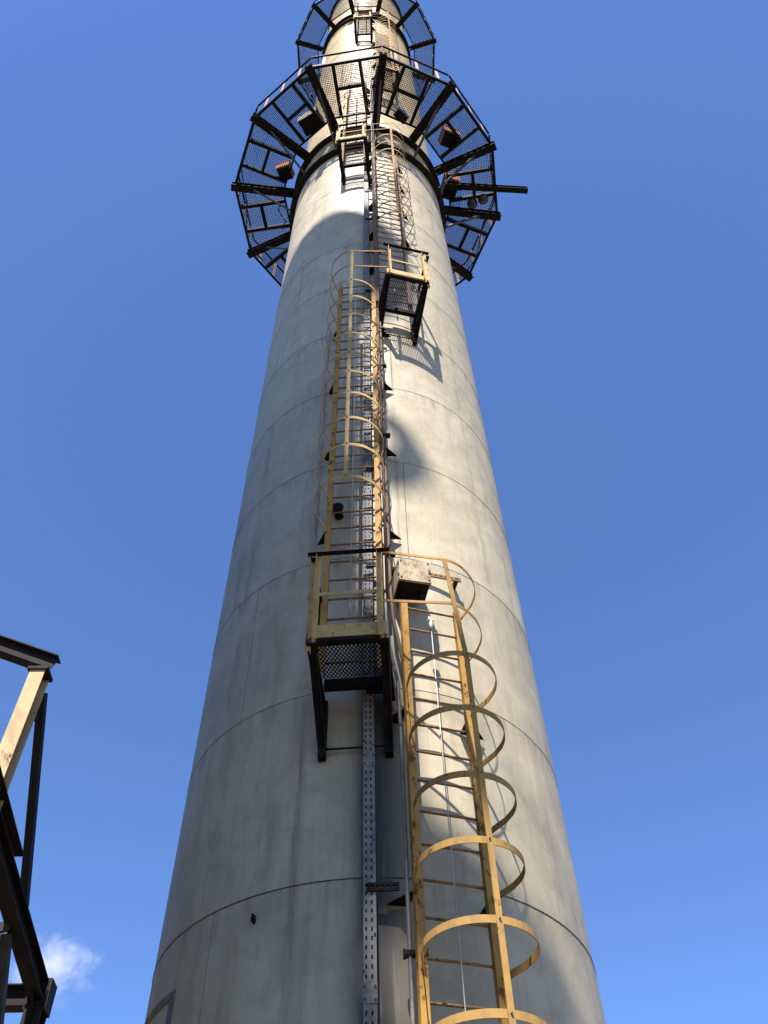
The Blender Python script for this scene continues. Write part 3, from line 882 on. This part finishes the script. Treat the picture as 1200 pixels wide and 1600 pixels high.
MB().ibeam(gp_(-3.80, -4.4, 7.50), gp_(-3.80, 1.97, 6.55), 0.17, 0.23, 0.016).build('long_beam', 'gantry', G)
MB().angle(gp_(-3.78, -2.6, 7.46), gp_(-3.78, -0.12, 7.06), 0.12, 0.012).build('upper_beam', 'gantry', G)
MB().ibeam(gp_(-3.80, 1.87, 0), gp_(-3.80, 1.87, 6.46), 0.20, 0.22, 0.016, (0, 1, 0)).build('column', 'gantry', G)
MB().ibeam(gp_(-3.80, -4.3, 0), gp_(-3.80, -4.3, 7.36), 0.20, 0.22, 0.016, (0, 1, 0)).build('column', 'gantry', G)
MB().ibeam(gp_(-3.91, 1.87, 6.55), gp_(-6.9, 1.87, 6.55), 0.18, 0.24, 0.014).build('cross_beam', 'gantry', G)
MB().ibeam(gp_(-6.9, 1.87, 0), gp_(-6.9, 1.87, 6.66), 0.20, 0.22, 0.016, (0, 1, 0)).build('column', 'gantry', G)
MB().bar(gp_(-3.88, 0.60, 6.62), gp_(-3.88, 1.80, 4.95), 0.09, 0.10, (1, 0, 0)).build('diagonal_brace', 'brace', G)
MB().bar(gp_(-3.86, 0.52, 6.66), gp_(-5.6, -0.6, 5.4), 0.08, 0.09).build('diagonal_brace', 'brace', G)
MB().box(-0.125, 0.125, -0.10, 0.125, 6.38, 6.72).build('joint_plate', 'gantry', G)
MB().box(-0.115, 0.115, -2.98, -2.74, 8.80, 8.84).build('joint_plate', 'gantry', G)

bolt_big = MB().tube([(0, 0, 0), (0, -0.02, 0)], 0.016, 6).mesh('bolt', 'black')
for (x, y, z, w, h) in ((-3.80, 1.745, 6.52, 0.22, 0.20),):
    gpl = MB().box(-w / 2, w / 2, -0.012, 0.0, -h / 2, h / 2).build('gusset_plate', 'gantry', G, gp_(x, y, z))
    for dx in (-0.3, 0.3):
        for dz in (-0.3, 0.3):
            link('bolt', bolt_big, gpl, (dx * w, -0.012, dz * h))
MB().prism([(-0.006, -0.40, 6.62), (-0.006, -0.11, 6.60), (-0.006, -0.11, 6.20)], (0.012, 0, 0)).build('gusset_plate', 'gantry', G)
MB().prism([(-0.006, -2.76, 8.55), (-0.006, -2.45, 8.45), (-0.006, -2.76, 8.25)], (0.012, 0, 0)).build('gusset_plate', 'gantry', G)

# ------------------------------------------------------------------ added unseen shade casters outside the view
h_dir = Vector((SUN_DIR.x, SUN_DIR.y, 0)).normalized()
w_dir = Vector((-h_dir.y, h_dir.x, 0))
def nb(w, h=24.0):
    return h_dir * h + w_dir * w
tc_ = nb(-1.25)
tw = thing('shade_flue', (tc_.x, tc_.y, 0), 'added unseen grey flue behind the viewer, shaped to shade the chimney', 'flue')  # added caster; its widths follow the shade of a steam plume
MB().lathe([(1.80, 0), (1.80, 34.4), (1.38, 34.4)], 64).build('lower_shell', 'shade_caster', tw)
MB().lathe([(1.38, 34.4), (1.38, 37.3)], 64).build('waist', 'shade_caster', tw)  # narrowed to leave a lit patch in the cast shade
MB().lathe([(1.38, 37.3), (1.93, 37.3), (1.93, 37.9), (1.50, 38.0)], 64).build('collar', 'shade_caster', tw)
MB().lathe([(1.50, 37.9), (1.50, 49.0)], 64).build('upper_shell', 'shade_caster', tw)
MB().lathe([(1.50, 48.9), (2.38, 49.0), (2.40, 49.7), (1.4, 49.7), (1.4, 46)], 64).build('crown', 'shade_caster', tw)
def ub(w, z):
    q = nb(w) - tc_
    return (q.x, q.y, z)
MB().tube([ub(0.1, 43.55), ub(0.5, 43.55), ub(0.70, 43.42), ub(0.82, 43.15), ub(0.85, 42.85)], 0.16, 16).build('upper_bend', 'shade_caster', tw)  # bends added to cast the round bulge of the shade
MB().tube([ub(0.85, 42.85), ub(0.80, 42.55), ub(0.62, 42.30), ub(0.4, 42.22), ub(0.1, 42.2)], 0.27, 16).build('lower_bend', 'shade_caster', tw)
sd = thing('shade_duct', (nb(0.5).x, nb(0.5).y, 36.25), 'added unseen grey duct behind the viewer, shaped to shade the shell', 'duct')  # added caster for the shade low on the right
dd = w_dir * 1.32
MB().tube([(0, 0, 0), (dd.x, dd.y, 0)], 0.60, 32).build('duct_body', 'shade_caster', sd)
gb = MB()
q0 = w_dir * 0.9
for i in range(13):
    q = w_dir * (0.75 + i * 0.17)
    gb.bar((q.x, q.y, -1.0), (q.x, q.y, 2.6), 0.05, 0.01, tuple(h_dir))
for z in (-0.95, 0.8, 2.55):
    q = w_dir * 2.82
    gb.bar((q0.x, q0.y, z), (q.x, q.y, z), 0.012, 0.06)
gb.build('shade_bars', 'shade_caster', sd)  # open bars added for partial shade on the lower right shell
dd = w_dir * -0.7
MB().tube([(0, 0, 0.35), (dd.x, dd.y, 0.35)], 0.22, 20).build('stub', 'shade_caster', sd)

bld = thing('sky_block_building', (-21, -12, 0), 'added unseen grey building left of the view, blocking sky light', 'building')  # added out of view to darken the lower left shell
MB().box(-7, 7, -22, 20, 0, 15).build('wall', 'clad', bld)
MB().prism([(-7.4, -22.4, 15.01), (7.4, -22.4, 15.01), (0, -22.4, 17.5)], (0, 42.8, 0)).build('roof', 'clad', bld)
MB().box(7.01, 7.08, -6, -2, 0, 4.5).build('door', 'galv_dark', bld)

# ------------------------------------------------------------------ one small cloud low on the left
cm, nt, b = new_mat('cloud vapour')
nt.nodes.remove(b)
g = NG(nt)
tc = g.n('ShaderNodeTexCoord').outputs['Object']
ln = g.n('ShaderNodeVectorMath', operation='LENGTH'); g.l(tc, ln.inputs[0])
n1 = g.noise(tc, 2.3, 7, 0.62, 0.6)
fall = g.math('SUBTRACT', 1.0, ln.outputs['Value'])
dens = g.ramp(g.math('ADD', g.math('MULTIPLY', fall, 0.85), g.math('MULTIPLY', g.math('SUBTRACT', n1, 0.5), 2.1)), 0.22, 0.90, 0.0, 0.015)
pv = g.n('ShaderNodeVolumePrincipled')
pv.inputs['Color'].default_value = (0.98, 0.98, 0.98, 1)
pv.inputs['Anisotropy'].default_value = -0.1
g.l(dens, pv.inputs['Density'])
g.l(pv.outputs[0], nt.nodes['Material Output'].inputs['Volume'])
cl = MB()
prof = [(math.cos(rad(-90 + 180 * i / 12)), math.sin(rad(-90 + 180 * i / 12))) for i in range(13)]
cl.lathe(prof, 24)
M['cloud'] = cm
cd = Vector((-0.308, 0.853, 0.4245)).normalized()
co = cl.build('cloud', 'cloud', None, CAM_POS + cd * 1500)
co.scale = (82, 60, 66)
tag(co, 'small white wispy cloud low in the blue sky', None, None, 'stuff')
